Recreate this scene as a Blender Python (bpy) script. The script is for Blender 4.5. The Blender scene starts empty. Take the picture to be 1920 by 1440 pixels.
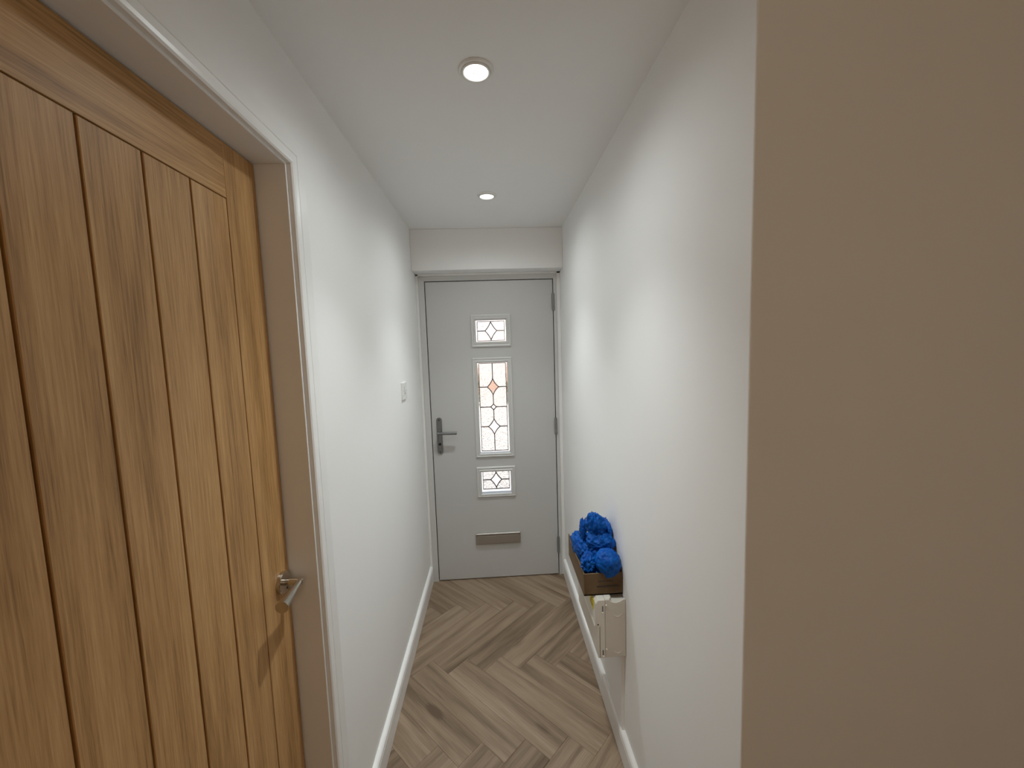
import bpy, bmesh, math, random
from mathutils import Vector, Matrix, noise

random.seed(7)
scene = bpy.context.scene
COL = scene.collection

# ------------------------------------------------------------------ camera, world, exposure
CAM_H = 1.5432
cam_data = bpy.data.cameras.new('camera')
cam = bpy.data.objects.new('camera', cam_data)
COL.objects.link(cam)
cam_data.sensor_fit = 'HORIZONTAL'
cam_data.sensor_width = 36.0
cam_data.lens = 737.88 * 36.0 / 1920.0
cam_data.clip_start = 0.02
rt = Vector((0.99834586, -0.04775808, -0.03201116))
up = Vector((0.03610788, 0.08754205, 0.99550621))
fw = Vector((0.04474114, 0.99501535, -0.08912169))
M = Matrix(((rt.x, up.x, -fw.x, 0), (rt.y, up.y, -fw.y, 0), (rt.z, up.z, -fw.z, CAM_H), (0, 0, 0, 1)))
cam.matrix_world = M
scene.camera = cam

world = bpy.data.worlds.new('world')
scene.world = world
world.use_nodes = True
wn = world.node_tree.nodes
sky = wn.new('ShaderNodeTexSky')
sky.sky_type = 'NISHITA'
sky.sun_disc = False
sky.sun_elevation = math.radians(48)
sky.sun_rotation = math.radians(200)
sky.dust_density = 2.0
wn['Background'].inputs['Strength'].default_value = 0.25
world.node_tree.links.new(sky.outputs[0], wn['Background'].inputs['Color'])

sun_data = bpy.data.lights.new('sun', 'SUN')
sun_data.energy = 6.8
sun_data.angle = math.radians(0.6)
sun_data.color = (1.0, 0.93, 0.84)
sun = bpy.data.objects.new('sun', sun_data)
COL.objects.link(sun)
sun.rotation_euler = Vector((-0.45, 0.45, -0.9)).to_track_quat('-Z', 'Y').to_euler()

scene.view_settings.view_transform = 'Standard'
scene.view_settings.look = 'None'
scene.view_settings.exposure = 0.0
scene.view_settings.gamma = 1.0
scene.view_settings.use_curve_mapping = False
scene.cycles.use_denoising = True
scene.cycles.max_bounces = 10
scene.cycles.diffuse_bounces = 6
scene.cycles.glossy_bounces = 3
scene.cycles.transmission_bounces = 8
scene.cycles.use_adaptive_sampling = True
scene.cycles.adaptive_threshold = 0.05
scene.cycles.adaptive_min_samples = 32
scene.cycles.caustics_refractive = True
scene.cycles.sample_clamp_indirect = 6.0

# room lamp of the space behind the viewer (warm bulb)
room_lamp = bpy.data.lights.new('warm_room_lamp', 'POINT')
room_lamp.energy = 9.0
room_lamp.color = (1.0, 0.735, 0.49)
room_lamp.shadow_soft_size = 0.14
rl = bpy.data.objects.new('warm_room_lamp', room_lamp)
COL.objects.link(rl)
rl.location = (0.15, -1.35, 1.85)

BEAM_W, SPILL_W = 37.5, 12.6
SPOT_COL = (0.935, 1.0, 1.0)

# ------------------------------------------------------------------ dimensions (metres)
XL, XR = -0.4724, 0.4426          # corridor walls
YD = 2.5446                       # plane of the front door
YH = 2.433                        # drop above the front door
ZH = 2.027
ZC = 2.268                        # ceiling
YC = 0.6608                       # corner where the right wall turns away
XO = -0.5438                      # face of the oak door
YO = 0.9881                       # its closing edge
YHINGE = 0.172
OT = 1.99                         # its top
SK_H, SK_T = 0.106, 0.018
ROOM_X, ROOM_Y = 2.5, -2.4

# ------------------------------------------------------------------ materials
def new_mat(name):
    m = bpy.data.materials.new(name)
    m.use_nodes = True
    nt = m.node_tree
    return m, nt, nt.nodes['Principled BSDF']

def N(nt, kind, **kw):
    n = nt.nodes.new(kind)
    for k, v in kw.items():
        if k in n.inputs.keys():
            n.inputs[k].default_value = v
        else:
            setattr(n, k, v)
    return n

def simple(name, col, rough=0.5, metal=0.0, bump=0.0, bscale=200.0, vary=0.0, spec=0.5):
    m, nt, b = new_mat(name)
    b.inputs['Base Color'].default_value = (*col, 1)
    b.inputs['Roughness'].default_value = rough
    b.inputs['Metallic'].default_value = metal
    b.inputs['Specular IOR Level'].default_value = spec
    tc = N(nt, 'ShaderNodeTexCoord')
    if bump > 0:
        nz = N(nt, 'ShaderNodeTexNoise', Scale=bscale, Detail=2.0)
        nt.links.new(tc.outputs['Object'], nz.inputs['Vector'])
        bp = N(nt, 'ShaderNodeBump', Strength=bump, Distance=0.002)
        nt.links.new(nz.outputs['Fac'], bp.inputs['Height'])
        nt.links.new(bp.outputs['Normal'], b.inputs['Normal'])
    if vary > 0:
        n2 = N(nt, 'ShaderNodeTexNoise', Scale=3.0, Detail=1.0)
        nt.links.new(tc.outputs['Object'], n2.inputs['Vector'])
        mx = N(nt, 'ShaderNodeMixRGB', blend_type='MIX')
        mx.inputs['Color1'].default_value = (*[c * (1 - vary) for c in col], 1)
        mx.inputs['Color2'].default_value = (*[min(1, c * (1 + vary)) for c in col], 1)
        nt.links.new(n2.outputs['Fac'], mx.inputs['Fac'])
        nt.links.new(mx.outputs['Color'], b.inputs['Base Color'])
    return m

MAT = {}
MAT['wall'] = simple('matt_white_paint', (0.86, 0.855, 0.845), 0.75, vary=0.015, spec=0.25)
MAT['ceiling'] = simple('ceiling_paint', (0.86, 0.855, 0.845), 0.85, vary=0.01, spec=0.2)
MAT['gloss'] = simple('white_satin_woodwork', (0.85, 0.845, 0.83), 0.32, vary=0.01)
MAT['door'] = simple('white_composite_skin', (0.535, 0.533, 0.523), 0.42, vary=0.015)
MAT['upvc'] = simple('white_upvc', (0.60, 0.597, 0.583), 0.35, vary=0.01)
MAT['gap'] = simple('black_seal_and_gap_shade', (0.012, 0.012, 0.012), 0.8)  # front door seal, and the painted gap shade behind the oak leaf
MAT['came'] = simple('grey_lead', (0.16, 0.155, 0.15), 0.55, 0.4, bump=0.1)
MAT['chrome'] = simple('polished_nickel', (0.62, 0.58, 0.52), 0.16, 1.0)
MAT['satin'] = simple('satin_grey_metal', (0.22, 0.22, 0.22), 0.38, 0.85, bump=0.05)
MAT['letter'] = simple('brushed_pewter', (0.40, 0.37, 0.34), 0.42, 0.75, bump=0.08, bscale=400)
MAT['hinge'] = simple('dull_hinge_metal', (0.25, 0.25, 0.245), 0.5, 0.6)
MAT['bezel'] = simple('white_bezel', (0.80, 0.79, 0.76), 0.35)
MAT['plastic'] = simple('ivory_plastic', (0.67, 0.63, 0.56), 0.38, vary=0.02)
MAT['plastic_light'] = simple('ivory_plastic_moulding', (0.75, 0.72, 0.65), 0.3)
MAT['switch'] = simple('white_switch_plastic', (0.82, 0.82, 0.80), 0.25)
MAT['hole'] = simple('dark_slot', (0.02, 0.018, 0.015), 0.9)
MAT['yellow'] = simple('yellow_label', (0.75, 0.62, 0.03), 0.45)
MAT['label_ink'] = simple('label_ink', (0.02, 0.02, 0.015), 0.5)
MAT['concrete'] = simple('pale_paving', (0.62, 0.60, 0.56), 0.9, bump=0.3, bscale=30, vary=0.1)
MAT['render'] = simple('pale_render', (0.80, 0.74, 0.71), 0.9, vary=0.08)
MAT['hedge'] = simple('hedge_green', (0.05, 0.08, 0.03), 0.9, vary=0.3)
MAT['subfloor'] = simple('dark_subfloor', (0.055, 0.042, 0.032), 0.9)

def emission(name, col, strength):
    m = bpy.data.materials.new(name); m.use_nodes = True
    nt = m.node_tree; nt.nodes.clear()
    e = N(nt, 'ShaderNodeEmission'); e.inputs['Color'].default_value = (*col, 1); e.inputs['Strength'].default_value = strength
    o = N(nt, 'ShaderNodeOutputMaterial'); nt.links.new(e.outputs[0], o.inputs[0])
    return m
MAT['lens'] = emission('lamp_lens', (0.97, 1.0, 0.98), 3.0)

def wood(name, axis, dark, mid, light, rough, fine, scale, pore=0.5, random_tone=0.0, spec=0.5, knots=False, figure=0.85):
    """axis: index of the grain direction in object space"""
    m, nt, b = new_mat(name)
    L = nt.links.new
    tc = N(nt, 'ShaderNodeTexCoord'); oi = N(nt, 'ShaderNodeObjectInfo')
    off = N(nt, 'ShaderNodeVectorMath', operation='SCALE'); off.inputs[0].default_value = (37.0, 91.0, 53.0)
    L(oi.outputs['Random'], off.inputs['Scale'])
    add = N(nt, 'ShaderNodeVectorMath', operation='ADD')
    L(tc.outputs['Object'], add.inputs[0]); L(off.outputs[0], add.inputs[1])
    def stretched(sx, along):
        v = [sx] * 3; v[axis] = along
        mp = N(nt, 'ShaderNodeMapping'); mp.inputs['Scale'].default_value = v
        L(add.outputs[0], mp.inputs['Vector'])
        return mp
    # broad figure
    mp1 = stretched(scale, scale * 0.09)
    n1 = N(nt, 'ShaderNodeTexNoise', Scale=1.0, Detail=3.0, Roughness=0.6, Distortion=0.8)
    L(mp1.outputs[0], n1.inputs['Vector'])
    # ring lines: wave bent by the broad noise
    mp2 = stretched(scale * 0.55, scale * 0.035)
    n2 = N(nt, 'ShaderNodeTexNoise', Scale=1.0, Detail=2.0)
    L(mp2.outputs[0], n2.inputs['Vector'])
    mul = N(nt, 'ShaderNodeMath', operation='MULTIPLY'); mul.inputs[1].default_value = 26.0
    L(n2.outputs['Fac'], mul.inputs[0])
    sn = N(nt, 'ShaderNodeMath', operation='SINE'); L(mul.outputs[0], sn.inputs[0])
    # fine fibres
    mp3 = stretched(fine, fine * 0.028)
    n3 = N(nt, 'ShaderNodeTexNoise', Scale=1.0, Detail=3.0, Roughness=0.7)
    L(mp3.outputs[0], n3.inputs['Vector'])
    s1 = N(nt, 'ShaderNodeMath', operation='MULTIPLY_ADD'); s1.inputs[1].default_value = 0.09
    fg = N(nt, 'ShaderNodeMath', operation='MULTIPLY_ADD'); fg.inputs[1].default_value = figure; fg.inputs[2].default_value = 0.5 - 0.5 * figure
    L(n1.outputs['Fac'], fg.inputs[0])
    L(sn.outputs[0], s1.inputs[0]); L(fg.outputs[0], s1.inputs[2])
    s2 = N(nt, 'ShaderNodeMath', operation='MULTIPLY_ADD'); s2.inputs[1].default_value = pore
    L(n3.outputs['Fac'], s2.inputs[0]); L(s1.outputs[0], s2.inputs[2])
    s3 = N(nt, 'ShaderNodeMath', operation='SUBTRACT'); s3.inputs[1].default_value = pore * 0.5
    L(s2.outputs[0], s3.inputs[0])
    fac = s3.outputs[0]
    if random_tone:
        rr = N(nt, 'ShaderNodeMath', operation='MULTIPLY_ADD'); rr.inputs[1].default_value = random_tone; rr.inputs[2].default_value = -random_tone / 2
        L(oi.outputs['Random'], rr.inputs[0])
        a2 = N(nt, 'ShaderNodeMath', operation='ADD'); L(fac, a2.inputs[0]); L(rr.outputs[0], a2.inputs[1]); fac = a2.outputs[0]
    if knots:
        v = [5.0] * 3; v[axis] = 2.0
        mpk = N(nt, 'ShaderNodeMapping'); mpk.inputs['Scale'].default_value = v
        L(add.outputs[0], mpk.inputs['Vector'])
        vo = N(nt, 'ShaderNodeTexVoronoi', Scale=1.0); L(mpk.outputs[0], vo.inputs['Vector'])
        kr = N(nt, 'ShaderNodeMapRange'); kr.inputs['From Min'].default_value = 0.03; kr.inputs['From Max'].default_value = 0.13
        kr.inputs['To Min'].default_value = -0.3; kr.inputs['To Max'].default_value = 0.0
        L(vo.outputs['Distance'], kr.inputs['Value'])
        a3 = N(nt, 'ShaderNodeMath', operation='ADD'); L(fac, a3.inputs[0]); L(kr.outputs[0], a3.inputs[1]); fac = a3.outputs[0]
    cr = N(nt, 'ShaderNodeValToRGB')
    el = cr.color_ramp.elements
    el[0].position = 0.22; el[0].color = (*dark, 1)
    el[1].position = 0.78; el[1].color = (*light, 1)
    e = el.new(0.5); e.color = (*mid, 1)
    L(fac, cr.inputs['Fac']); L(cr.outputs['Color'], b.inputs['Base Color'])
    bp = N(nt, 'ShaderNodeBump', Strength=0.25, Distance=0.0006)
    L(n3.outputs['Fac'], bp.inputs['Height']); L(bp.outputs['Normal'], b.inputs['Normal'])
    b.inputs['Roughness'].default_value = rough
    b.inputs['Specular IOR Level'].default_value = spec
    return m

OAK = ((0.26, 0.137, 0.046), (0.485, 0.272, 0.107), (0.62, 0.385, 0.168))
MAT['oak_v'] = wood('lacquered_oak_upright', 2, *OAK, 0.46, 300, 15, pore=0.95, spec=0.35, figure=0.27)
MAT['oak_h'] = wood('lacquered_oak_crosswise', 1, *OAK, 0.46, 300, 15, pore=0.95, spec=0.35, figure=0.27)
MAT['plank'] = wood('smoked_oak_vinyl', 0, (0.112, 0.073, 0.044), (0.232, 0.163, 0.107), (0.335, 0.250, 0.174), 0.33, 260, 15, pore=0.6, random_tone=0.14, knots=True, figure=0.7)
MAT['card'] = wood('corrugated_cardboard', 1, (0.085, 0.052, 0.026), (0.135, 0.087, 0.046), (0.185, 0.125, 0.073), 0.85, 160, 9, pore=0.3, spec=0.2)

def film():
    m, nt, b = new_mat('blue_polythene_film')
    L = nt.links.new
    tc = N(nt, 'ShaderNodeTexCoord')
    nz = N(nt, 'ShaderNodeTexNoise', Scale=38.0, Detail=5.0, Roughness=0.65, Distortion=1.2)
    L(tc.outputs['Object'], nz.inputs['Vector'])
    cr = N(nt, 'ShaderNodeValToRGB')
    cr.color_ramp.elements[0].position = 0.3; cr.color_ramp.elements[0].color = (0.0003, 0.036, 0.24, 1)
    cr.color_ramp.elements[1].position = 0.75; cr.color_ramp.elements[1].color = (0.0008, 0.12, 0.46, 1)
    L(nz.outputs['Fac'], cr.inputs['Fac']); L(cr.outputs['Color'], b.inputs['Base Color'])
    bp = N(nt, 'ShaderNodeBump', Strength=0.9, Distance=0.006)
    L(nz.outputs['Fac'], bp.inputs['Height']); L(bp.outputs['Normal'], b.inputs['Normal'])
    b.inputs['Roughness'].default_value = 0.38
    b.inputs['Specular IOR Level'].default_value = 0.18
    return m
MAT['film'] = film()

def pane_mat(name, tint, bump, dist, scale):
    m = bpy.data.materials.new(name); m.use_nodes = True
    nt = m.node_tree; nt.nodes.clear(); L = nt.links.new
    out = N(nt, 'ShaderNodeOutputMaterial')
    tc = N(nt, 'ShaderNodeTexCoord')
    nz = N(nt, 'ShaderNodeTexNoise', Scale=scale, Detail=2.0, Distortion=0.6); L(tc.outputs['Object'], nz.inputs['Vector'])
    bp = N(nt, 'ShaderNodeBump', Strength=bump, Distance=dist); L(nz.outputs['Fac'], bp.inputs['Height'])
    rf = N(nt, 'ShaderNodeBsdfRefraction', Roughness=0.06, IOR=1.35)
    rf.inputs['Color'].default_value = (*tint, 1); L(bp.outputs['Normal'], rf.inputs['Normal'])
    tr = N(nt, 'ShaderNodeBsdfTransparent'); tr.inputs['Color'].default_value = (*tint, 1)
    gl = N(nt, 'ShaderNodeBsdfGlossy', Roughness=0.1)
    mx = N(nt, 'ShaderNodeMixShader'); mx.inputs[0].default_value = 0.30
    L(rf.outputs[0], mx.inputs[1]); L(tr.outputs[0], mx.inputs[2])
    m2 = N(nt, 'ShaderNodeMixShader'); m2.inputs[0].default_value = 0.05
    L(mx.outputs[0], m2.inputs[1]); L(gl.outputs[0], m2.inputs[2]); L(m2.outputs[0], out.inputs[0])
    return m
MAT['stipple'] = pane_mat('stippled_obscure_glass', (0.97, 0.97, 0.96), 1.0, 0.021, 85.0)
MAT['bevelled'] = pane_mat('clear_bevelled_glass', (0.97, 0.97, 0.98), 0.15, 0.001, 20.0)

def brick_mat():
    m, nt, b = new_mat('far_brickwork')
    tc = N(nt, 'ShaderNodeTexCoord')
    mp = N(nt, 'ShaderNodeMapping'); mp.inputs['Rotation'].default_value = (math.radians(90), 0, 0)
    br = N(nt, 'ShaderNodeTexBrick', Scale=4.4)
    br.inputs['Color1'].default_value = (0.58, 0.36, 0.25, 1); br.inputs['Color2'].default_value = (0.46, 0.25, 0.17, 1); br.inputs['Mortar'].default_value = (0.6, 0.56, 0.5, 1)
    nt.links.new(tc.outputs['Object'], mp.inputs['Vector']); nt.links.new(mp.outputs[0], br.inputs['Vector'])
    nt.links.new(br.outputs['Color'], b.inputs['Base Color']); b.inputs['Roughness'].default_value = 0.9
    return m
MAT['brick'] = brick_mat()

# ------------------------------------------------------------------ mesh helpers
class MB:
    def __init__(self): self.v = []; self.f = []
    def box(self, x0, x1, y0, y1, z0, z1):
        b = len(self.v)
        self.v += [(x0, y0, z0), (x1, y0, z0), (x1, y1, z0), (x0, y1, z0), (x0, y0, z1), (x1, y0, z1), (x1, y1, z1), (x0, y1, z1)]
        self.f += [tuple(b + i for i in q) for q in ((0, 3, 2, 1), (4, 5, 6, 7), (0, 1, 5, 4), (1, 2, 6, 5), (2, 3, 7, 6), (3, 0, 4, 7))]
        return self
    def prism(self, poly, place, h0, h1):
        """poly: list of 2-D points; place(a, b, h) -> 3-D"""
        b = len(self.v); n = len(poly)
        self.v += [place(p[0], p[1], h0) for p in poly] + [place(p[0], p[1], h1) for p in poly]
        self.f.append(tuple(b + i for i in range(n))[::-1]); self.f.append(tuple(b + n + i for i in range(n)))
        for i in range(n):
            j = (i + 1) % n
            self.f.append((b + i, b + j, b + n + j, b + n + i))
        return self
    def lathe(self, prof, place, seg=32, caps=True):
        """prof: (r, h) list; place(cos*r, sin*r, h)"""
        b = len(self.v)
        for r, h in prof:
            for k in range(seg):
                a = 2 * math.pi * k / seg
                self.v.append(place(r * math.cos(a), r * math.sin(a), h))
        for i in range(len(prof) - 1):
            for k in range(seg):
                k2 = (k + 1) % seg
                self.f.append((b + i * seg + k, b + i * seg + k2, b + (i + 1) * seg + k2, b + (i + 1) * seg + k))
        if caps:
            self.f.append(tuple(b + k for k in range(seg))[::-1])
            e = b + (len(prof) - 1) * seg
            self.f.append(tuple(e + k for k in range(seg)))
        return self
    def sweep(self, pts, radii, seg=16, caps=True):
        b = len(self.v); pts = [Vector(p) for p in pts]; n = len(pts)
        ref = None
        for i, p in enumerate(pts):
            t = (pts[min(i + 1, n - 1)] - pts[max(i - 1, 0)]).normalized()
            if ref is None:
                ref = t.orthogonal().normalized()
            ref = (ref - t * ref.dot(t)).normalized(); bi = t.cross(ref)
            for k in range(seg):
                a = 2 * math.pi * k / seg
                self.v.append(tuple(p + (ref * math.cos(a) + bi * math.sin(a)) * radii[i]))
        for i in range(n - 1):
            for k in range(seg):
                k2 = (k + 1) % seg
                self.f.append((b + i * seg + k, b + i * seg + k2, b + (i + 1) * seg + k2, b + (i + 1) * seg + k))
        if caps:
            self.f.append(tuple(b + k for k in range(seg))[::-1]); e = b + (n - 1) * seg
            self.f.append(tuple(e + k for k in range(seg)))
        return self
    def build(self, name, mat, parent=None, smooth=False, bevel=0.0, seg=2, origin=None):
        me = bpy.data.meshes.new(name)
        o0 = Vector(origin) if origin else Vector((0, 0, 0))
        me.from_pydata([tuple(Vector(p) - o0) for p in self.v], [], self.f)
        bm = bmesh.new(); bm.from_mesh(me); bmesh.ops.recalc_face_normals(bm, faces=bm.faces); bm.to_mesh(me); bm.free()
        me.materials.append(mat)
        if smooth:
            for p in me.polygons: p.use_smooth = True
            me.set_sharp_from_angle(angle=math.radians(35))
        o = bpy.data.objects.new(name, me); COL.objects.link(o); o.location = o0
        if parent:
            o.parent = parent
            o.matrix_parent_inverse = Matrix.Translation(-parent_world(parent))
        if bevel:
            md = o.modifiers.new('bevel', 'BEVEL'); md.width = bevel; md.segments = seg; md.limit_method = 'ANGLE'; md.angle_limit = math.radians(40)
        return o

def parent_world(p):
    return Vector(p.location)

def empty(name, loc):
    o = bpy.data.objects.new(name, None); COL.objects.link(o); o.location = loc; o.empty_display_size = 0.05
    return o
def tag(o, label=None, cat=None, group=None, kind=None):
    if label: o['label'] = label
    if cat: o['category'] = cat
    if group: o['group'] = group
    if kind: o['kind'] = kind
    return o
def struct(o, label, cat):
    return tag(o, label, cat, kind='structure')

XY = lambda a, b, h: (a, b, h)        # extrude along z
XZ = lambda a, b, h: (a, h, b)        # drawn in x,z; extrude along y
YZ = lambda a, b, h: (h, a, b)        # drawn in y,z; extrude along x

# ------------------------------------------------------------------ room shell
TW = 0.12
LB = XO - 0.10                        # back of the left wall
w = MB()
w.box(LB, XL, ROOM_Y, YHINGE - 0.035, 0, ZC)
w.box(LB, XL, YHINGE - 0.035, YO + 0.030, OT + 0.035, ZC)
w.box(LB, XL, YO + 0.030, 2.70, 0, ZC)
struct(w.build('wall_left', MAT['wall']), 'long white painted wall left of the hallway with the oak door', 'wall')

w = MB()
rc = 0.004
poly = [(XR, 2.70), (XR + TW, 2.70), (XR + TW, YC + TW), (ROOM_X, YC + TW), (ROOM_X, YC)]
for k in range(5):
    a = math.radians(-90 - 90 * k / 4)
    poly.append((XR + rc + rc * math.cos(a), YC + rc + rc * math.sin(a)))
w.prism(poly, XY, 0, ZC)
struct(w.build('wall_right', MAT['wall']), 'white painted wall right of the hallway, turning a sharp corner near the viewer', 'wall')

w = MB()
w.box(XL, XR, YH, 2.70, ZH, ZC)
w.box(XL, XR, YD, 2.70, 2.0124, ZH)
w.box(XL, -0.4549, YD, 2.70, 0, ZH)
w.box(0.4177, XR, YD, 2.70, 0, ZH)
struct(w.build('wall_front', MAT['wall'], bevel=0.003), 'white wall and dropped header above the front door', 'wall')

struct(MB().box(LB, ROOM_X + TW, ROOM_Y - TW, ROOM_Y, 0, ZC).build('wall_back', MAT['wall']), 'white wall of the room behind the viewer', 'wall')
struct(MB().box(ROOM_X, ROOM_X + TW, ROOM_Y, YC + TW, 0, ZC).build('wall_side', MAT['wall']), 'white side wall of the room behind the viewer', 'wall')
struct(MB().box(LB, ROOM_X + TW, ROOM_Y - TW, 2.70, ZC, ZC + 0.08).build('ceiling', MAT['ceiling']), 'flat white ceiling with two downlights', 'ceiling')

# ------------------------------------------------------------------ floor: herringbone planks
floor = MB().box(LB, ROOM_X, ROOM_Y, 2.62, -0.06, -0.0045).build('floor', MAT['subfloor'])
struct(floor, 'brown oak herringbone plank floor', 'floor')
PW, PL = 0.1218, 0.609
U0, V0 = 1.061, 0.837
S2 = math.sqrt(0.5)
def uv2xy(u, v): return (S2 * (u - v), S2 * (u + v))
def clip(poly, rect):
    x0, x1, y0, y1 = rect
    for ax, val, sgn in ((0, x0, 1), (0, x1, -1), (1, y0, 1), (1, y1, -1)):
        out = []
        for i in range(len(poly)):
            a, b = poly[i - 1], poly[i]
            da, db = (a[ax] - val) * sgn, (b[ax] - val) * sgn
            if (da < 0) != (db < 0):
                t = da / (da - db); out.append((a[0] + (b[0] - a[0]) * t, a[1] + (b[1] - a[1]) * t))
            if db >= 0: out.append(b)
        poly = out
        if len(poly) < 3: return None
    return poly
def area(p): return abs(sum(p[i - 1][0] * p[i][1] - p[i][0] * p[i - 1][1] for i in range(len(p)))) / 2
def plank_mesh(local):
    g = 0.0002; ins = 0.0011
    c = (sum(p[0] for p in local) / len(local), sum(p[1] for p in local) / len(local))
    def inset(d):
        r = []
        for x, y in local:
            dx, dy = c[0] - x, c[1] - y
            r.append((x + math.copysign(min(d, abs(dx)), dx), y + math.copysign(min(d, abs(dy)), dy)))
        return r
    lo, hi = inset(g), inset(ins); n = len(local)
    vs = [(x, y, -0.004) for x, y in lo] + [(x, y, -0.0007) for x, y in lo] + [(x, y, 0.0) for x, y in hi]
    fs = [tuple(range(2 * n, 3 * n))]
    for k in (0, 1):
        for i in range(n):
            j = (i + 1) % n
            fs.append((k * n + i, k * n + j, (k + 1) * n + j, (k + 1) * n + i))
    me = bpy.data.meshes.new('plank'); me.from_pydata(vs, [], fs); me.materials.append(MAT['plank'])
    bm = bmesh.new(); bm.from_mesh(me); bmesh.ops.recalc_face_normals(bm, faces=bm.faces); bm.to_mesh(me); bm.free()
    return me
full = None
RECTS = [(XL + 0.002, XR - 0.002, YC, YD + 0.03), (XL + 0.002, ROOM_X, -1.2, YC)]
for i in range(-40, 40):
    for j in range(-40, 40):
        s = (i + j) % 10
        if s == 0:        # plank lying along v: cells j..j+4
            u0, v0, du, dv, ang = U0 + i * PW, V0 + j * PW, PW, PL, math.radians(135)
        elif s == 5:      # plank lying along u: cells i..i+4
            u0, v0, du, dv, ang = U0 + i * PW, V0 + j * PW, PL, PW, math.radians(45)
        else:
            continue
        quad = [uv2xy(u0, v0), uv2xy(u0 + du, v0), uv2xy(u0 + du, v0 + dv), uv2xy(u0, v0 + dv)]
        cx, cy = uv2xy(u0 + du / 2, v0 + dv / 2)
        ca, sa = math.cos(ang), math.sin(ang)
        a0 = area(quad)
        pieces = [c_ for c_ in (clip(list(quad), r) for r in RECTS) if c_ and area(c_) > 4e-5]
        for pc in pieces:
            loc = [((x - cx) * ca + (y - cy) * sa, -(x - cx) * sa + (y - cy) * ca) for x, y in pc]
            if area(pc) > a0 * 0.9999:
                if full is None: full = plank_mesh(loc)
                me = full
            else:
                me = plank_mesh(loc)
            o = bpy.data.objects.new('plank', me); COL.objects.link(o)
            o.location = (cx, cy, 0); o.rotation_euler = (0, 0, ang + (math.pi if random.random() < 0.5 and me is full else 0)); o.parent = floor

# ------------------------------------------------------------------ skirting
def skirting(name, x, sgn, y0, y1, label):
    t = SK_T
    prof = [(0, 0), (t, 0), (t, 0.083), (t - 0.0025, 0.0845), (t - 0.0025, 0.0865), (t, 0.088), (t, 0.0965), (t - 0.0015, 0.0995), (t - 0.0045, 0.1035), (t - 0.0085, SK_H), (0, SK_H)]
    m = MB().prism([(x + sgn * a, b) for a, b in prof], XZ, y0, y1)
    return struct(m.build(name, MAT['gloss']), label, 'skirting board')
skirting('baseboard_left', XL, 1, 1.075, YD - 0.0005, 'white skirting board along the left hallway wall')
skirting('baseboard_right', XR, -1, YC, YD - 0.0005, 'white skirting board along the right wall under the fuse box')

# ------------------------------------------------------------------ oak door lining and architrave
trim = empty('trim_1', (XL, YO, 0))
struct(trim, 'white painted lining and architrave around the oak door', 'door frame')
LD = XO - 0.045                      # far edge of the lining
lin = MB()
lin.box(LD, XL, YO + 0.0028, YO + 0.030, 0, OT + 0.030)
lin.box(LD, XL, YHINGE - 0.030, YHINGE - 0.0028, 0, OT + 0.030)
lin.box(LD, XL, YHINGE - 0.0028, YO + 0.0028, OT + 0.0030, OT + 0.030)
lin.build('door_lining', MAT['gloss'], trim, bevel=0.0012, seg=2)
# black sheet across the opening behind the leaf, painted shade for the gap
st = MB()
st.box(LD - 0.004, LD, YHINGE - 0.02, YO + 0.02, 0, OT + 0.02)
st.build('gap_shade_sheet', MAT['gap'], trim)
AT = 0.0135
def arch_v(ys, sgn, name):
    # across profile (offset from opening edge, thickness)
    prof = [(0, 0), (0, 0.0095), (0.0035, AT - 0.001), (0.010, AT), (0.0235, AT), (0.0245, AT - 0.0022), (0.0262, AT - 0.0022), (0.0275, AT - 0.0005), (0.070, AT - 0.0035), (0.075, AT - 0.008), (0.075, 0)]
    m = MB()
    b0 = len(m.v); n = len(prof)
    for zmode in (0, 1):
        for a, t in prof:
            z = 0.0 if zmode == 0 else OT + 0.0085 + a
            m.v.append((XL + t, ys + sgn * a, z))
    m.f.append(tuple(range(n))); m.f.append(tuple(range(n, 2 * n)))
    for i in range(n):
        j = (i + 1) % n
        m.f.append((i, j, n + j, n + i))
    m.build(name, MAT['gloss'], trim)
    return prof
YI1, YI0 = YO + 0.0095, YHINGE - 0.0095
prof = arch_v(YI1, 1, 'architrave')
arch_v(YI0, -1, 'architrave')
m = MB(); n = len(prof)
for e in (0, 1):
    for a, t in prof:
        m.v.append((XL + t, (YI0 - a) if e == 0 else (YI1 + a), OT + 0.0085 + a))
m.f.append(tuple(range(n))); m.f.append(tuple(range(n, 2 * n)))
for i in range(n):
    j = (i + 1) % n
    m.f.append((i, j, n + j, n + i))
m.build('architrave', MAT['gloss'], trim)

# ------------------------------------------------------------------ oak door
oak = empty('door_1', (XO, YHINGE, 0))
struct(oak, 'oak door with vertical v-grooved boards and a nickel lever', 'door')
TH = 0.040
XF = XO                              # face towards the hall
YB0, YB1 = 0.2795, 0.8795            # extent of the boards
RZ = 1.875
def slab(name, y0, y1, z0, z1, mat, parent, ch=0.0007):
    m = MB()
    ys = [(y0, y1), (y0, y1), (y0 + ch, y1 - ch)]
    xs = [XF - TH, XF - ch, XF]
    zs = [(z0, z1), (z0, z1), (z0 + ch, z1 - ch)]
    for x, (a, b), (c, d) in zip(xs, ys, zs):
        m.v += [(x, a, c), (x, b, c), (x, b, d), (x, a, d)]
    m.f += [(0, 1, 2, 3), (8, 9, 10, 11)]
    for k in (0, 4):
        for i in range(4):
            j = (i + 1) % 4
            m.f.append((k + i, k + j, k + 4 + j, k + 4 + i))
    return m.build(name, mat, parent, origin=(XF, (y0 + y1) / 2, (z0 + z1) / 2))
G = 0.0004
slab('stile', YB1 + G, YO, 0.006, OT, MAT['oak_v'], oak)
slab('stile', YHINGE, YB0 - G, 0.006, OT, MAT['oak_v'], oak)
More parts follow.
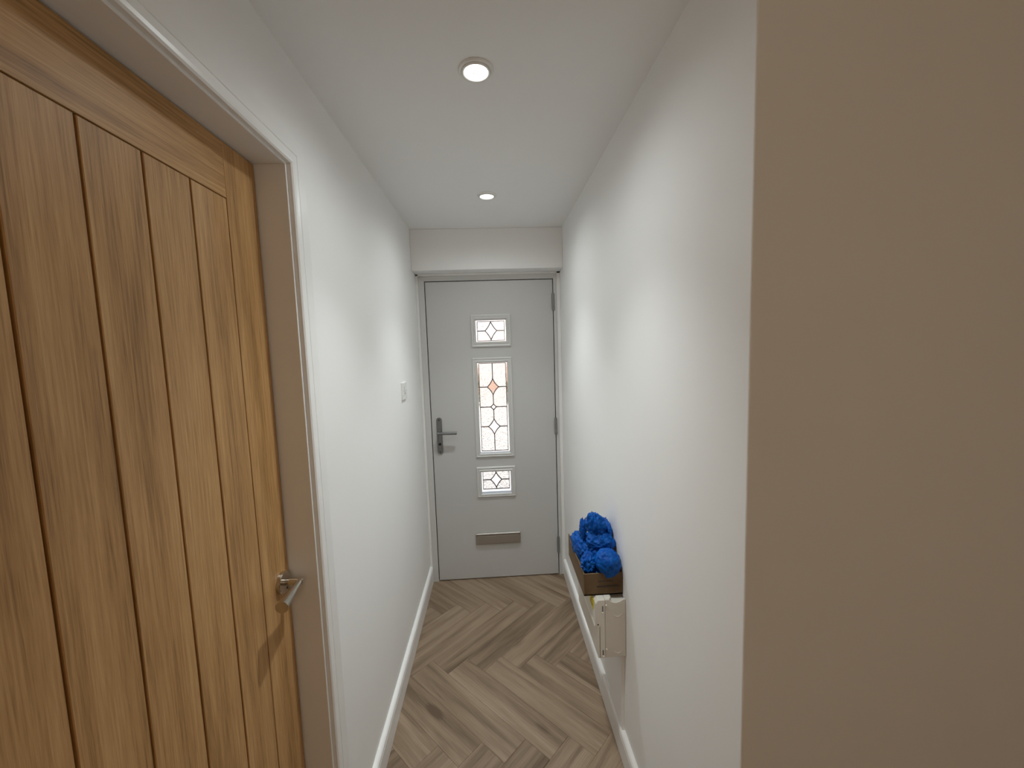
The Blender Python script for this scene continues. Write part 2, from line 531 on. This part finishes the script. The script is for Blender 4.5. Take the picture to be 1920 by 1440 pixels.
slab('rail', YB0, YB1, RZ + G, OT, MAT['oak_h'], oak)
slab('rail', YB0, YB1, 0.006, 0.20, MAT['oak_h'], oak)
for k in range(6):
    slab('board', YB0 + 0.1 * k + 0.0021, YB0 + 0.1 * (k + 1) - 0.0021, 0.20 + 0.0021, RZ - 0.0020, MAT['oak_v'], oak, ch=0.0010)
# lever handle
hz, hy = 0.986, 0.9535
hd = MB().lathe([(0.026, 0.0), (0.026, 0.0075), (0.0245, 0.0095), (0.012, 0.0098)], lambda a, b, h: (XF + h, hy + a, hz + b), 40).build('door_handle', MAT['chrome'], oak, smooth=True)
MB().sweep([(XF + 0.009, hy, hz), (XF + 0.036, hy, hz + 0.001), (XF + 0.043, hy - 0.002, hz + 0.001), (XF + 0.047, hy - 0.007, hz + 0.0005)], [0.0085, 0.0085, 0.0085, 0.0070], 24).build('neck', MAT['chrome'], hd, smooth=True)
MB().sweep([(XF + 0.0445, hy + 0.004, hz + 0.002), (XF + 0.0445, hy - 0.025, hz - 0.001), (XF + 0.046, hy - 0.060, hz - 0.004), (XF + 0.048, hy - 0.092, hz - 0.006)], [0.0066, 0.0085, 0.0112, 0.0142], 28).build('lever', MAT['chrome'], hd, smooth=True)
MB().lathe([(0.003, 0.009), (0.003, 0.0102)], lambda a, b, h: (XF + h, hy + 0.006 + a, hz - 0.018 + b), 12).build('screw', MAT['hole'], hd)

# ------------------------------------------------------------------ front door
LX0, LX1, LZ0, LZ1 = -0.4142, 0.3922, 0.008, 1.9765
FX0, FX1, FZ1 = -0.4549, 0.4177, 2.0124
trim2 = empty('trim_2', (0, YD, 0))
struct(trim2, 'white plastic frame around the front door', 'door frame')
fr = MB()
GP = 0.0052
def frame_piece(poly, name):
    m = MB().prism(poly, XZ, YD - 0.004, YD + 0.07)
    return m.build(name, MAT['upvc'], trim2, bevel=0.002)
frame_piece([(FX0, 0.0), (LX0 - GP, 0.0), (LX0 - GP, LZ1 + GP), (FX0, FZ1)], 'jamb')
frame_piece([(LX1 + GP, 0.0), (FX1, 0.0), (FX1, FZ1), (LX1 + GP, LZ1 + GP)], 'jamb')
frame_piece([(FX0, FZ1), (LX0 - GP, LZ1 + GP), (LX1 + GP, LZ1 + GP), (FX1, FZ1)], 'head')
MB().box(FX0, FX1, YD + 0.012, YD + 0.07, 0, 0.0065).build('threshold', MAT['upvc'], trim2)
gs = MB()
gs.box(LX0 - GP, LX0 + 0.004, YD + 0.009, YD + 0.013, 0.008, LZ1 + GP).box(LX1 - 0.004, LX1 + GP, YD + 0.009, YD + 0.013, 0.008, LZ1 + GP).box(LX0, LX1, YD + 0.009, YD + 0.013, LZ1 - 0.004, LZ1 + GP)
gs.build('seal', MAT['gap'], trim2)

fd = empty('door_2', (0, YD, 0))
struct(fd, 'white front door with three leaded glass panels and letter plate', 'door')
GX0, GX1 = -0.107, 0.0865
PAN = [  # glass z range, frame outer z range
    (1.595, 1.731, 1.559, 1.7675),
    (0.8655, 1.458, 0.839, 1.4925),
    (0.5925, 0.7395, 0.5695, 0.773),
]
OX0, OX1 = -0.137, 0.117
YS0, YS1 = YD + 0.001, YD + 0.045
leaf = MB()
ZS = [LZ0]
for gz0, gz1, oz0, oz1 in reversed(PAN): ZS += [gz0 - 0.004, gz1 + 0.004]
ZS.append(LZ1)
hx0, hx1 = GX0 - 0.004, GX1 + 0.004
# one skin with three openings: front and back sheets plus edges
def grid_leaf(m):
    xs = [LX0, hx0, hx1, LX1]
    idx = {}
    for s, y in enumerate((YS0, YS1)):
        for a, x in enumerate(xs):
            for b, z in enumerate(ZS):
                idx[s, a, b] = len(m.v); m.v.append((x, y, z))
    holes = {(1, 1), (1, 3), (1, 5)}
    nb = len(ZS)
    cells = [(a, b) for a in range(3) for b in range(nb - 1) if (a, b) not in holes]
    cs = set(cells)
    for a, b in cells:
        m.f.append((idx[0, a, b], idx[0, a + 1, b], idx[0, a + 1, b + 1], idx[0, a, b + 1]))
        m.f.append((idx[1, a, b], idx[1, a, b + 1], idx[1, a + 1, b + 1], idx[1, a + 1, b]))
        for da, db, e in ((-1, 0, ((a, b), (a, b + 1))), (1, 0, ((a + 1, b), (a + 1, b + 1))), (0, -1, ((a, b), (a + 1, b))), (0, 1, ((a, b + 1), (a + 1, b + 1)))):
            if (a + da, b + db) not in cs:
                p, q_ = e
                m.f.append((idx[0, p[0], p[1]], idx[0, q_[0], q_[1]], idx[1, q_[0], q_[1]], idx[1, p[0], p[1]]))
grid_leaf(leaf)
leaf.build('leaf', MAT['door'], fd)

XM = -0.0103
def curve(p, q_, c, bow, n=6):
    """points from p to q_ bowed towards c"""
    out = []
    for k in range(n + 1):
        t = k / n
        x = p[0] + (q_[0] - p[0]) * t; z = p[1] + (q_[1] - p[1]) * t
        wgt = 4 * t * (1 - t) * bow
        out.append((x + (c[0] - x) * wgt, z + (c[1] - z) * wgt))
    return out
def diamond(zc, hw, hu, hd_, bow):
    c = (XM, zc); T, Lf, B, Rt = (XM, zc + hu), (XM - hw, zc), (XM, zc - hd_), (XM + hw, zc)
    return dict(c=c, T=T, L=Lf, B=B, R=Rt, TL=curve(T, Lf, c, bow), LB=curve(Lf, B, c, bow), TR=curve(T, Rt, c, bow), RB=curve(Rt, B, c, bow), zc=zc)
NODES = [
    [diamond(1.6630, 0.0375, 0.056, 0.055, 0.10)],
    [diamond(1.2990, 0.0375, 0.054, 0.052, 0.14), diamond(1.1670, 0.0180, 0.019, 0.019, 0.0), diamond(1.0370, 0.0385, 0.050, 0.052, 0.14)],
    [diamond(0.6775, 0.0375, 0.049, 0.053, 0.12)],
]
def bar(m, pts, wd, y0, y1):
    for a, b in zip(pts[:-1], pts[1:]):
        dx, dz = b[0] - a[0], b[1] - a[1]; l = math.hypot(dx, dz)
        if l < 1e-6: continue
        nx, nz = -dz / l * wd / 2, dx / l * wd / 2; ex, ez = dx / l * wd * 0.25, dz / l * wd * 0.25
        m.prism([(a[0] - ex + nx, a[1] - ez + nz), (b[0] + ex + nx, b[1] + ez + nz), (b[0] + ex - nx, b[1] + ez - nz), (a[0] - ex - nx, a[1] - ez - nz)], XZ, y0, y1)
YP = YD + 0.020
def glazing(k):
    gz0, gz1, oz0, oz1 = PAN[k]
    # moulded frame, lofted through rectangular rings (offset from the outer edge, y)
    rings = [(0.0, 0.0012), (0.0, -0.005), (0.003, -0.0085), (0.008, -0.0095), (0.013, -0.0065), (0.016, -0.0065), (0.020, -0.0100), (0.024, -0.0095), ('g', -0.003), ('g', 0.028), ('h', 0.028)]
    m = MB()
    for d_, y in rings:
        if d_ == 'g': r = (GX0, GX1, gz0, gz1)
        elif d_ == 'h': r = (GX0 - 0.0035, GX1 + 0.0035, gz0 - 0.0035, gz1 + 0.0035)
        else:
            wl = d_ / 0.0305
            r = (OX0 + (GX0 - OX0) * wl, OX1 + (GX1 - OX1) * wl, oz0 + (gz0 - oz0) * wl, oz1 + (gz1 - oz1) * wl)
        m.v += [(r[0], YD + y, r[2]), (r[1], YD + y, r[2]), (r[1], YD + y, r[3]), (r[0], YD + y, r[3])]
    nr = len(rings)
    for i in range(nr - 1):
        for a in range(4):
            b = (a + 1) % 4
            m.f.append((i * 4 + a, i * 4 + b, (i + 1) * 4 + b, (i + 1) * 4 + a))
    f = m.build('glazing_frame', MAT['upvc'], fd)
    bw = 0.0095
    bx0, bx1, bz0, bz1 = GX0 + bw, GX1 - bw, gz0 + bw, gz1 - bw
    if k == 0: bz0, bz1 = gz0 + 0.005, gz1 - 0.007
    if k == 2: bz1 = gz1 - 0.003
    if k == 2: bz0 = gz0 + 0.022
    if k == 1: bz1 = gz1 - 0.004
    nd = NODES[k]
    def pane(poly, mat):
        cx = sum(p[0] for p in poly) / len(poly); cz = sum(p[1] for p in poly) / len(poly)
        poly = [(p[0] + (cx - p[0]) * 0.01, p[1] + (cz - p[1]) * 0.01) for p in poly]
        MB().prism(poly, XZ, YP, YP + 0.004).build('pane', mat, f)
    # clear strip around
    for r in ((GX0, bx0, gz0, gz1), (bx1, GX1, gz0, gz1), (bx0, bx1, gz0, bz0), (bx0, bx1, bz1, gz1)):
        pane([(r[0], r[2]), (r[1], r[2]), (r[1], r[3]), (r[0], r[3])], MAT['bevelled'])
    lead = MB(); cw = 0.0056; ya, yb = YP - 0.0022, YP + 0.006
    bar(lead, [(bx0, bz0), (bx1, bz0), (bx1, bz1), (bx0, bz1), (bx0, bz0)], 0.0036, ya, yb)
    for i in range(len(nd) + 1):
        a = nd[i - 1] if i > 0 else None
        b = nd[i] if i < len(nd) else None
        for side in ('L', 'R'):
            ex = bx0 if side == 'L' else bx1
            poly = []
            if a is None: poly += [(ex, bz1), (XM, bz1)]
            else: poly += [(ex, a['zc'])] + (a['LB'] if side == 'L' else a['RB'])
            if b is None: poly += [(XM, bz0), (ex, bz0)]
            else: poly += list(b['TL'] if side == 'L' else b['TR']) + [(ex, b['zc'])]
            pane(poly, MAT['stipple'])
        top = (XM, bz1) if a is None else a['B']
        bot = (XM, bz0) if b is None else b['T']
        bar(lead, [top, bot], cw, ya, yb)
    for dmd in nd:
        pane(dmd['TL'] + dmd['LB'][1:] + dmd['RB'][::-1][1:] + dmd['TR'][::-1][1:-1], MAT['bevelled'])
        for key in ('TL', 'LB', 'TR', 'RB'): bar(lead, dmd[key], cw, ya, yb)
        bar(lead, [(bx0, dmd['zc']), dmd['L']], cw, ya, yb); bar(lead, [dmd['R'], (bx1, dmd['zc'])], cw, ya, yb)
    lead.build('lead_came', MAT['came'], f)
for k in range(3): glazing(k)

# handle with long back plate
px, pz0, pz1, pr = -0.3672, 0.874, 1.114, 0.0172
poly = [(px + pr * math.cos(t), pz1 - pr + pr * math.sin(t)) for t in [math.pi * i / 12 for i in range(13)]] + [(px + pr * math.cos(t), pz0 + pr + pr * math.sin(t)) for t in [math.pi + math.pi * i / 12 for i in range(13)]]
pl = MB().prism(poly, XZ, YD - 0.009, YD + 0.002).build('door_handle', MAT['satin'], fd, bevel=0.0025)
MB().lathe([(0.0125, -0.009), (0.0125, -0.013), (0.010, -0.016), (0.010, -0.046)], lambda a, b, h: (px + a, YD + h, 1.0185 + b), 24).build('neck', MAT['satin'], pl, smooth=True)
MB().sweep([(px - 0.011, YD - 0.050, 1.0185), (px + 0.01, YD - 0.051, 1.0185), (px + 0.06, YD - 0.052, 1.0175), (px + 0.116, YD - 0.052, 1.0165)], [0.0092, 0.0092, 0.0088, 0.0088], 20).build('lever', MAT['satin'], pl, smooth=True)
MB().lathe([(0.0085, -0.009), (0.0085, -0.0115), (0.006, -0.012)], lambda a, b, h: (px + a, YD + h, 0.940 + b), 20).build('lock_cylinder', MAT['hole'], pl, smooth=True)
MB().box(px - 0.0048, px + 0.0048, YD - 0.0112, YD - 0.008, 0.913, 0.938).build('cylinder_key_slot', MAT['hinge'], pl)
for z in (1.098, 0.889):
    MB().lathe([(0.0042, -0.009), (0.0042, -0.0102), (0.003, -0.0104)], lambda a, b, h: (px + a, YD + h, z + b), 14).build('screw', MAT['hole'], pl)
# letter plate
lp = MB()
lx0, lx1, lz0, lz1 = -0.1615, 0.139, 0.2435, 0.3225
lp.box(lx0, lx1, YD - 0.010, YD + 0.002, lz0, lz1)
lpo = lp.build('letter_plate', MAT['letter'], fd, bevel=0.004, seg=3)
MB().box(lx0 + 0.010, lx1 - 0.010, YD - 0.0155, YD - 0.009, lz0 + 0.009, lz1 - 0.014).build('flap', MAT['letter'], lpo, bevel=0.003)
MB().sweep([(lx0 + 0.004, YD - 0.012, lz1 - 0.006), (lx1 - 0.004, YD - 0.012, lz1 - 0.006)], [0.0055, 0.0055], 16).build('hinge_roll', MAT['letter'], lpo, smooth=True)
# hinges
for z0, z1 in ((1.780, 1.888), (0.973, 1.083), (0.160, 0.272)):
    h = MB().sweep([(LX1 + 0.0015, YD - 0.009, z0 + 0.012), (LX1 + 0.0015, YD - 0.009, z1 - 0.012)], [0.0085, 0.0085], 18).build('hinge', MAT['hinge'], fd, smooth=True)
    for a, b in ((z0, z0 + 0.012), (z1 - 0.012, z1)):
        MB().sweep([(LX1 + 0.0015, YD - 0.009, a), (LX1 + 0.0015, YD - 0.009, b)], [0.0075 if a == z0 else 0.0092, 0.0092 if a == z0 else 0.0075], 18).build('hinge_cap', MAT['hinge'], h, smooth=True)

# ------------------------------------------------------------------ downlights
def downlight(x, y, label):
    t = empty('downlight', (x, y, ZC))
    tag(t, label, 'ceiling light', 'recessed ceiling downlights')
    dn = lambda a, b, h: (x + a, y + b, ZC - h)
    MB().lathe([(0.0325, 0.0), (0.046, 0.0), (0.0465, 0.0015), (0.0445, 0.0042), (0.0395, 0.0052), (0.0375, 0.0040), (0.0372, 0.0010)], dn, 48, caps=False).build('bezel', MAT['bezel'], t, smooth=True)
    MB().lathe([(0.0372, 0.0005), (0.0372, 0.0062), (0.0345, 0.0085), (0.0325, 0.0075), (0.0320, 0.0040)], dn, 48, caps=False).build('lamp_ring', MAT['bezel'], t, smooth=True)
    ln = MB().lathe([(0.0322, 0.0030), (0.030, 0.0046), (0.020, 0.0055), (0.008, 0.0058)], dn, 48).build('lens', MAT['lens'], t, smooth=True)
    MB().lathe([(0.0268, 0.0040), (0.0268, 0.0056), (0.0276, 0.0056), (0.0276, 0.0040)], dn, 48, caps=False).build('lens_ring', MAT['bezel'], ln, smooth=True)
    for ax, ay in ((-0.006, 0.002), (0.005, -0.003), (0.003, 0.007)):
        MB().lathe([(0.0016, 0.0050), (0.0016, 0.0064)], lambda a, b, h: (x + ax + a, y + ay + b, ZC - h), 10).build('led_chip', MAT['bezel'], ln)
    for nm, watts, cone in (('downlight_beam', BEAM_W, 92), ('downlight_spill', SPILL_W, 170)):
        ld = bpy.data.lights.new(nm, 'SPOT')
        ld.energy = watts; ld.color = SPOT_COL; ld.spot_size = math.radians(cone); ld.spot_blend = 1.0; ld.shadow_soft_size = 0.034
        lo = bpy.data.objects.new(nm, ld); COL.objects.link(lo); lo.location = (0, 0, -0.013); lo.parent = t
downlight(-0.0185, 1.095, 'round white downlight with glowing lens, larger one nearer the oak door')
downlight(-0.0040, 1.931, 'round white downlight with glowing lens, smaller one nearer the front door')

# ------------------------------------------------------------------ light switch
sy0, sy1, sz0, sz1 = 2.006, 2.092, 1.302, 1.389
sw = empty('light_switch', (XL, (sy0 + sy1) / 2, sz0))
tag(sw, 'small square white light switch on the left wall', 'light switch')
MB().box(XL - 0.001, XL + 0.0095, sy0, sy1, sz0, sz1).build('plate', MAT['switch'], sw, bevel=0.002)
MB().prism([(XL + 0.009, 1.332), (XL + 0.0165, 1.335), (XL + 0.0115, 1.361), (XL + 0.009, 1.361)], XZ, 2.043, 2.055).build('rocker', MAT['switch'], sw, bevel=0.0008)
MB().box(XL + 0.0088, XL + 0.0099, 2.0415, 2.0565, 1.330, 1.363).build('rocker_surround', MAT['hinge'], sw)
for y in (2.018, 2.080):
    MB().lathe([(0.003, 0.0092), (0.003, 0.0100)], lambda a, b, h: (XL + h, y + a, 1.3455 + b), 12).build('screw', MAT['hinge'], sw)

# ------------------------------------------------------------------ cable boxing and fuse box on the right wall
MB_b = MB().box(XR - 0.011, XR + 0.002, 1.335, 1.50, SK_H - 0.004, 0.4185)
tag(MB_b.build('cable_boxing', MAT['wall'], bevel=0.002), 'flat white painted cover strip on the wall below the fuse box', 'cable cover')

UY0, UY1 = 1.316, 1.645
UX0, UXS = 0.3315, 0.366
UZ0, UZ1 = 0.4185, 0.6385
fb = empty('fuse_box', (XR, UY0, UZ0))
tag(fb, 'ivory plastic fuse box mounted low on the right wall under the cardboard box', 'fuse box')
body = MB().box(UXS, XR, UY0 + 0.004, UY1 - 0.002, UZ0 + 0.001, UZ1 - 0.015)
body.build('back_box', MAT['plastic'], fb, bevel=0.002)
# near end panel with the scooped top edge
top = []
for k in range(15):
    t = k / 14
    x = 0.382 + (0.4365 - 0.382) * t
    top.append((x, UZ1 - 0.0125 * math.sin(math.pi * (t ** 0.8)) ** 0.9))
end = [(UXS + 0.0006, UZ0), (XR - 0.001, UZ0), (XR - 0.001, UZ1 - 0.003)] + top[::-1] + [(UXS + 0.0006, UZ1)]
ep = MB().prism(end, XZ, UY0, UY0 + 0.006).build('end_panel', MAT['plastic'], fb, bevel=0.0015)
MB().prism([(UXS + 0.0006, UY0 + 0.006), (0.384, UY0 + 0.006), (0.392, UY0 + 0.018), (0.392, UY1), (UXS + 0.0006, UY1)], XY, UZ1 - 0.016, UZ1).build('top_panel', MAT['plastic_light'], fb, bevel=0.0015)
# front cover with chamfered upper edge
cov = MB().prism([(UX0 + 0.009, UZ0), (UXS, UZ0), (UXS, UZ1), (UX0 + 0.010, UZ1), (UX0 + 0.001, UZ1 - 0.012), (UX0 - 0.001, 0.545), (UX0 + 0.006, 0.542)], XZ, UY0 - 0.001, UY1).build('front_cover', MAT['plastic_light'], fb, bevel=0.0015)
MB().prism([(UX0 - 0.004, 0.540), (UX0 + 0.008, 0.540), (UX0 + 0.008, 0.546), (UX0 - 0.001, 0.549)], XZ, UY0 - 0.0005, UY1 - 0.004).build('lid_lip', MAT['plastic_light'], cov, bevel=0.0008)
MB().box(0.3462, 0.3474, UY0 - 0.0016, UY0 - 0.0004, UZ0 + 0.001, 0.540).build('lid_seam', MAT['hole'], cov)
MB().lathe([(0.0026, -0.0018), (0.0026, -0.0004)], lambda a, b, h: (0.3405 + a, UY0 + h, 0.5475 + b), 14).build('hinge_hole', MAT['hole'], cov)
for z0, z1 in ((0.594, 0.617), (0.428, 0.449)):
    MB().box(0.3555, 0.3600, UY0 - 0.0022, UY0 - 0.0004, z0, z1).build('clip_slot', MAT['hinge'], cov)
    MB().lathe([(0.0034, -0.0005), (0.0034, -0.003), (0.002, -0.0045)], lambda a, b, h: (0.3578 + a, UY0 + h, z0 - 0.002 + b), 14).build('clip_stud', MAT['plastic_light'], cov, smooth=True)
    MB().lathe([(0.0034, 0.0005), (0.0034, -0.002), (0.002, -0.0035)], lambda a, b, h: (0.3705 + a, UY0 + h, z1 + 0.001 + b), 14).build('clip_stud', MAT['plastic_light'], ep, smooth=True)
def ring_arc(cx, cz, r, a0, a1, name):
    pts = [(cx + r * math.cos(math.radians(a0 + (a1 - a0) * i / 20)), UY0 - 0.0002, cz + r * math.sin(math.radians(a0 + (a1 - a0) * i / 20))) for i in range(21)]
    MB().sweep(pts, [0.0008] * 21, 8).build(name, MAT['plastic_light'], ep, smooth=True)
ring_arc(0.412, 0.588, 0.0145, 200, 340, 'knockout')
ring_arc(0.412, 0.448, 0.0145, 200, 330, 'knockout')
lab = MB().box(UX0 - 0.0016, UX0 + 0.002, 1.338, 1.392, 0.590, 0.627).build('warning_label', MAT['yellow'], cov)
lab['label'] = 'yellow warning label'
MB().prism([(1.347, 0.595), (1.383, 0.595), (1.365, 0.623)], YZ, UX0 - 0.0019, UX0 - 0.0012).build('label_triangle', MAT['label_ink'], lab)
MB().prism([(1.3535, 0.599), (1.3765, 0.599), (1.365, 0.617)], YZ, UX0 - 0.0022, UX0 - 0.0014).build('label_triangle_field', MAT['yellow'], lab)

# ------------------------------------------------------------------ cardboard box
BX0, BX1, BY0, BY1, BZ0, BZ1 = 0.298, 0.4405, 1.345, 1.635, UZ1 + 0.0005, 0.722
cb = empty('cardboard_box', ((BX0 + BX1) / 2, (BY0 + BY1) / 2, BZ0))
tag(cb, 'small open brown cardboard box on top of the fuse box', 'box')
t = 0.004
MB().box(BX0, BX1, BY0, BY1, BZ0, BZ0 + t).build('base_panel', MAT['card'], cb)
near = MB().box(BX0 + t, BX1 - t, BY0, BY0 + t, BZ0, BZ1).build('side_panel', MAT['card'], cb)
MB().box(BX0 + t, BX1 - t, BY1 - t, BY1, BZ0, BZ1 + 0.004).build('side_panel', MAT['card'], cb)
# long hall-side wall with a slightly ragged, torn upper edge
pts = [(BY0, BZ0), (BY1, BZ0)]
nseg = 30
for k in range(nseg + 1):
    y = BY1 - (BY1 - BY0) * k / nseg
    e = noise.noise(Vector((y * 38, 3.1, 0))) * 0.003 + (0.012 * max(0, (y - BY1 + 0.02) / 0.02)) - 0.004 * math.sin(math.pi * k / nseg)
    pts.append((y, BZ1 + e))
MB().prism(pts, YZ, BX0, BX0 + t).build('side_panel', MAT['card'], cb)
MB().box(BX1 - t, BX1, BY0, BY1, BZ0, BZ1 - 0.002).build('side_panel', MAT['card'], cb)
for z0, z1, x0, x1 in ((0.669, 0.675, 0.345, 0.425), (0.6905, 0.693, 0.350, 0.405)):
    MB().box(x0, x1, BY0 - 0.0006, BY0 + 0.001, z0, z1).build('printed_band', MAT['subfloor'], near)

# ------------------------------------------------------------------ blue shoe covers
def crumple(name, c, rad, label, seed, rot=(0, 0, 0), folds=7, amp=0.16, cuff=None, pinch=0.0, clampx=None, tip=None):
    me = bpy.data.meshes.new(name)
    bm = bmesh.new(); bmesh.ops.create_icosphere(bm, subdivisions=5, radius=1.0)
    R_ = Matrix.Rotation(rot[2], 3, 'Z') @ Matrix.Rotation(rot[1], 3, 'Y') @ Matrix.Rotation(rot[0], 3, 'X')
    off = Vector((seed * 3.7, seed * 1.3, seed * 2.1))
    for v in bm.verts:
        n = v.co.copy()
        az = math.atan2(n.y, n.x); pol = n.z
        # gathered pleats running to the upper pole
        pl_ = 1 - abs(math.sin(az * folds / 2 + 1.6 * noise.noise(n * 1.5 + off)))
        gather = max(0.0, pol) ** 1.2
        r = 1.0 + amp * 0.9 * gather * (pl_ - 0.5)
        # ridged creases
        f = 1.0; a = amp * 1.25
        w_ = n + Vector((noise.noise(n * 2.2 + off), noise.noise(n * 2.2 - off), noise.noise(n * 2.2 + off * 2))) * 0.28
        for o in range(3):
            dist, _pts = noise.voronoi(w_ * f + off)
            r += a * (min(dist[1] - dist[0], 0.55) * 1.9 - 0.45)
            f *= 2.1; a *= 0.48
        if pinch and pol > 0:
            r *= 1 - pinch * gather
        p = Vector((n.x * rad[0], n.y * rad[1], n.z * rad[2])) * r
        if tip:
            d_ = Vector(tip[0]).normalized(); k = max(0.0, n.dot(d_)) ** tip[2]
            p += d_ * tip[1] * k
        p = R_ @ p
        if clampx is not None and p.x + c[0] > clampx:
            p.x = clampx - c[0] + (p.x + c[0] - clampx) * 0.03
        v.co = p
    bm.to_mesh(me); bm.free()
    for p in me.polygons: p.use_smooth = True
    me.materials.append(MAT['film'])
    root = bpy.data.objects.new(name, me); COL.objects.link(root); root.location = c
    tag(root, label, 'shoe cover', 'blue shoe covers in the cardboard box')
    if cuff:
        # ruffled elastic opening
        cc, rr, nrm, wv = Vector(cuff[0]), cuff[1], Vector(cuff[2]).normalized(), cuff[3]
        e1 = nrm.orthogonal().normalized(); e2 = nrm.cross(e1)
        seg, ring = 96, 10
        m = MB()
        for i in range(seg):
            a = 2 * math.pi * i / seg
            ruf = math.sin(a * wv) * 0.5 + math.sin(a * (wv * 2 + 1) + seed) * 0.35
            for j in range(ring):
                b = 2 * math.pi * j / ring
                tr_ = rr * (0.32 + 0.06 * ruf)
                rad_ = rr * (1 + 0.08 * ruf) + tr_ * math.cos(b)
                p = cc + (e1 * math.cos(a) + e2 * math.sin(a)) * rad_ + nrm * (tr_ * math.sin(b) + rr * 0.12 * ruf)
                m.v.append(tuple(Vector(c) + p))
        for i in range(seg):
            for j in range(ring):
                i2, j2 = (i + 1) % seg, (j + 1) % ring
                m.f.append((i * ring + j, i2 * ring + j, i2 * ring + j2, i * ring + j2))
        m.build('elastic_cuff', MAT['film'], root, smooth=True)
    return root
WX = XR - 0.0025
crumple('shoe_cover', (0.373, 1.462, 0.847), (0.039, 0.042, 0.054), 'crumpled blue plastic shoe cover standing up at the top of the pile', 1, rot=(0.2, -0.25, 0.3), folds=9, clampx=WX, tip=((-0.25, 0, 1), 0.008, 3))
crumple('shoe_cover', (0.331, 1.490, 0.817), (0.0155, 0.022, 0.046), 'thin folded blue shoe cover sticking up left of the pile top', 2, rot=(0.0, 0.05, 0.0), folds=5, amp=0.20)
crumple('shoe_cover', (0.383, 1.438, 0.800), (0.056, 0.044, 0.034), 'dark creased blue shoe cover in the middle of the pile', 3, rot=(0.3, 0.1, 0.0), amp=0.20, clampx=WX)
crumple('shoe_cover', (0.322, 1.503, 0.744), (0.026, 0.070, 0.047), 'blue shoe cover sunk in the left far side of the box', 4, rot=(0.1, 0.1, 0.2), amp=0.18)
crumple('shoe_cover', (0.327, 1.392, 0.741), (0.030, 0.030, 0.035), 'gathered rosette-like blue shoe cover at the near left box corner', 5, amp=0.16, folds=10, cuff=((-0.009, -0.023, 0.000), 0.0185, (-0.30, -1, 0.20), 9))
crumple('shoe_cover', (0.392, 1.372, 0.752), (0.050, 0.046, 0.047), 'large rounded blue shoe cover hanging over the near right box edge', 6, rot=(0.2, 0.3, 0.2), amp=0.075, clampx=WX, tip=((0.45, -0.35, -1), 0.020, 3))
crumple('shoe_cover', (0.358, 1.430, 0.760), (0.030, 0.028, 0.026), 'small blue shoe cover wedged between the rosette and the big rounded one', 7, amp=0.20)
crumple('shoe_cover', (0.420, 1.490, 0.795), (0.022, 0.056, 0.064), 'blue shoe cover squashed against the wall behind the pile', 8, rot=(0.1, 0.0, 0.0), amp=0.14, clampx=WX)
crumple('shoe_cover', (0.360, 1.400, 0.694), (0.055, 0.045, 0.030), 'shaded blue shoe cover lying inside the near end of the cardboard box', 9, amp=0.14)

# ------------------------------------------------------------------ outside, seen through the glass
struct(MB().box(-30, 30, 2.72, 60, -0.30, -0.16).build('ground_outside', MAT['concrete']), 'pale sunlit paving outside the front door', 'paving')
struct(MB().box(-14, 14, 13.0, 13.6, -0.16, 1.05).build('garden_wall', MAT['brick']), 'red brick garden wall outside, seen through the glass', 'wall')
struct(MB().box(-16, 16, 22.0, 28.0, -0.16, 5.2).build('house_across', MAT['render']), 'pale house front across the road, seen through the glass', 'building')

def shrub(x, y, r, seed):
    me = bpy.data.meshes.new('shrub_outside'); bm = bmesh.new()
    rnd = random.Random(seed)
    for k in range(420):
        d = Vector((rnd.gauss(0, 1), rnd.gauss(0, 1), rnd.gauss(0, 1))).normalized() * r * rnd.uniform(0.55, 1.0)
        c = Vector((x, y, -0.16 + r)) + d
        a = Vector((rnd.gauss(0, 1), rnd.gauss(0, 1), rnd.gauss(0, 1))).normalized(); b = a.orthogonal().normalized()
        s_ = rnd.uniform(0.05, 0.09)
        vs = [bm.verts.new(c + a * s_), bm.verts.new(c + b * s_ * 0.45), bm.verts.new(c - a * s_), bm.verts.new(c - b * s_ * 0.45)]
        bm.faces.new(vs)
    bm.to_mesh(me); bm.free(); me.materials.append(MAT['hedge'])
    o = bpy.data.objects.new('shrub_outside', me); COL.objects.link(o)
    struct(o, 'dark shrub outside, broken into specks by the textured glass', 'shrub')
shrub(-0.62, 12.0, 0.50, 3)
shrub(0.50, 12.3, 0.36, 5)
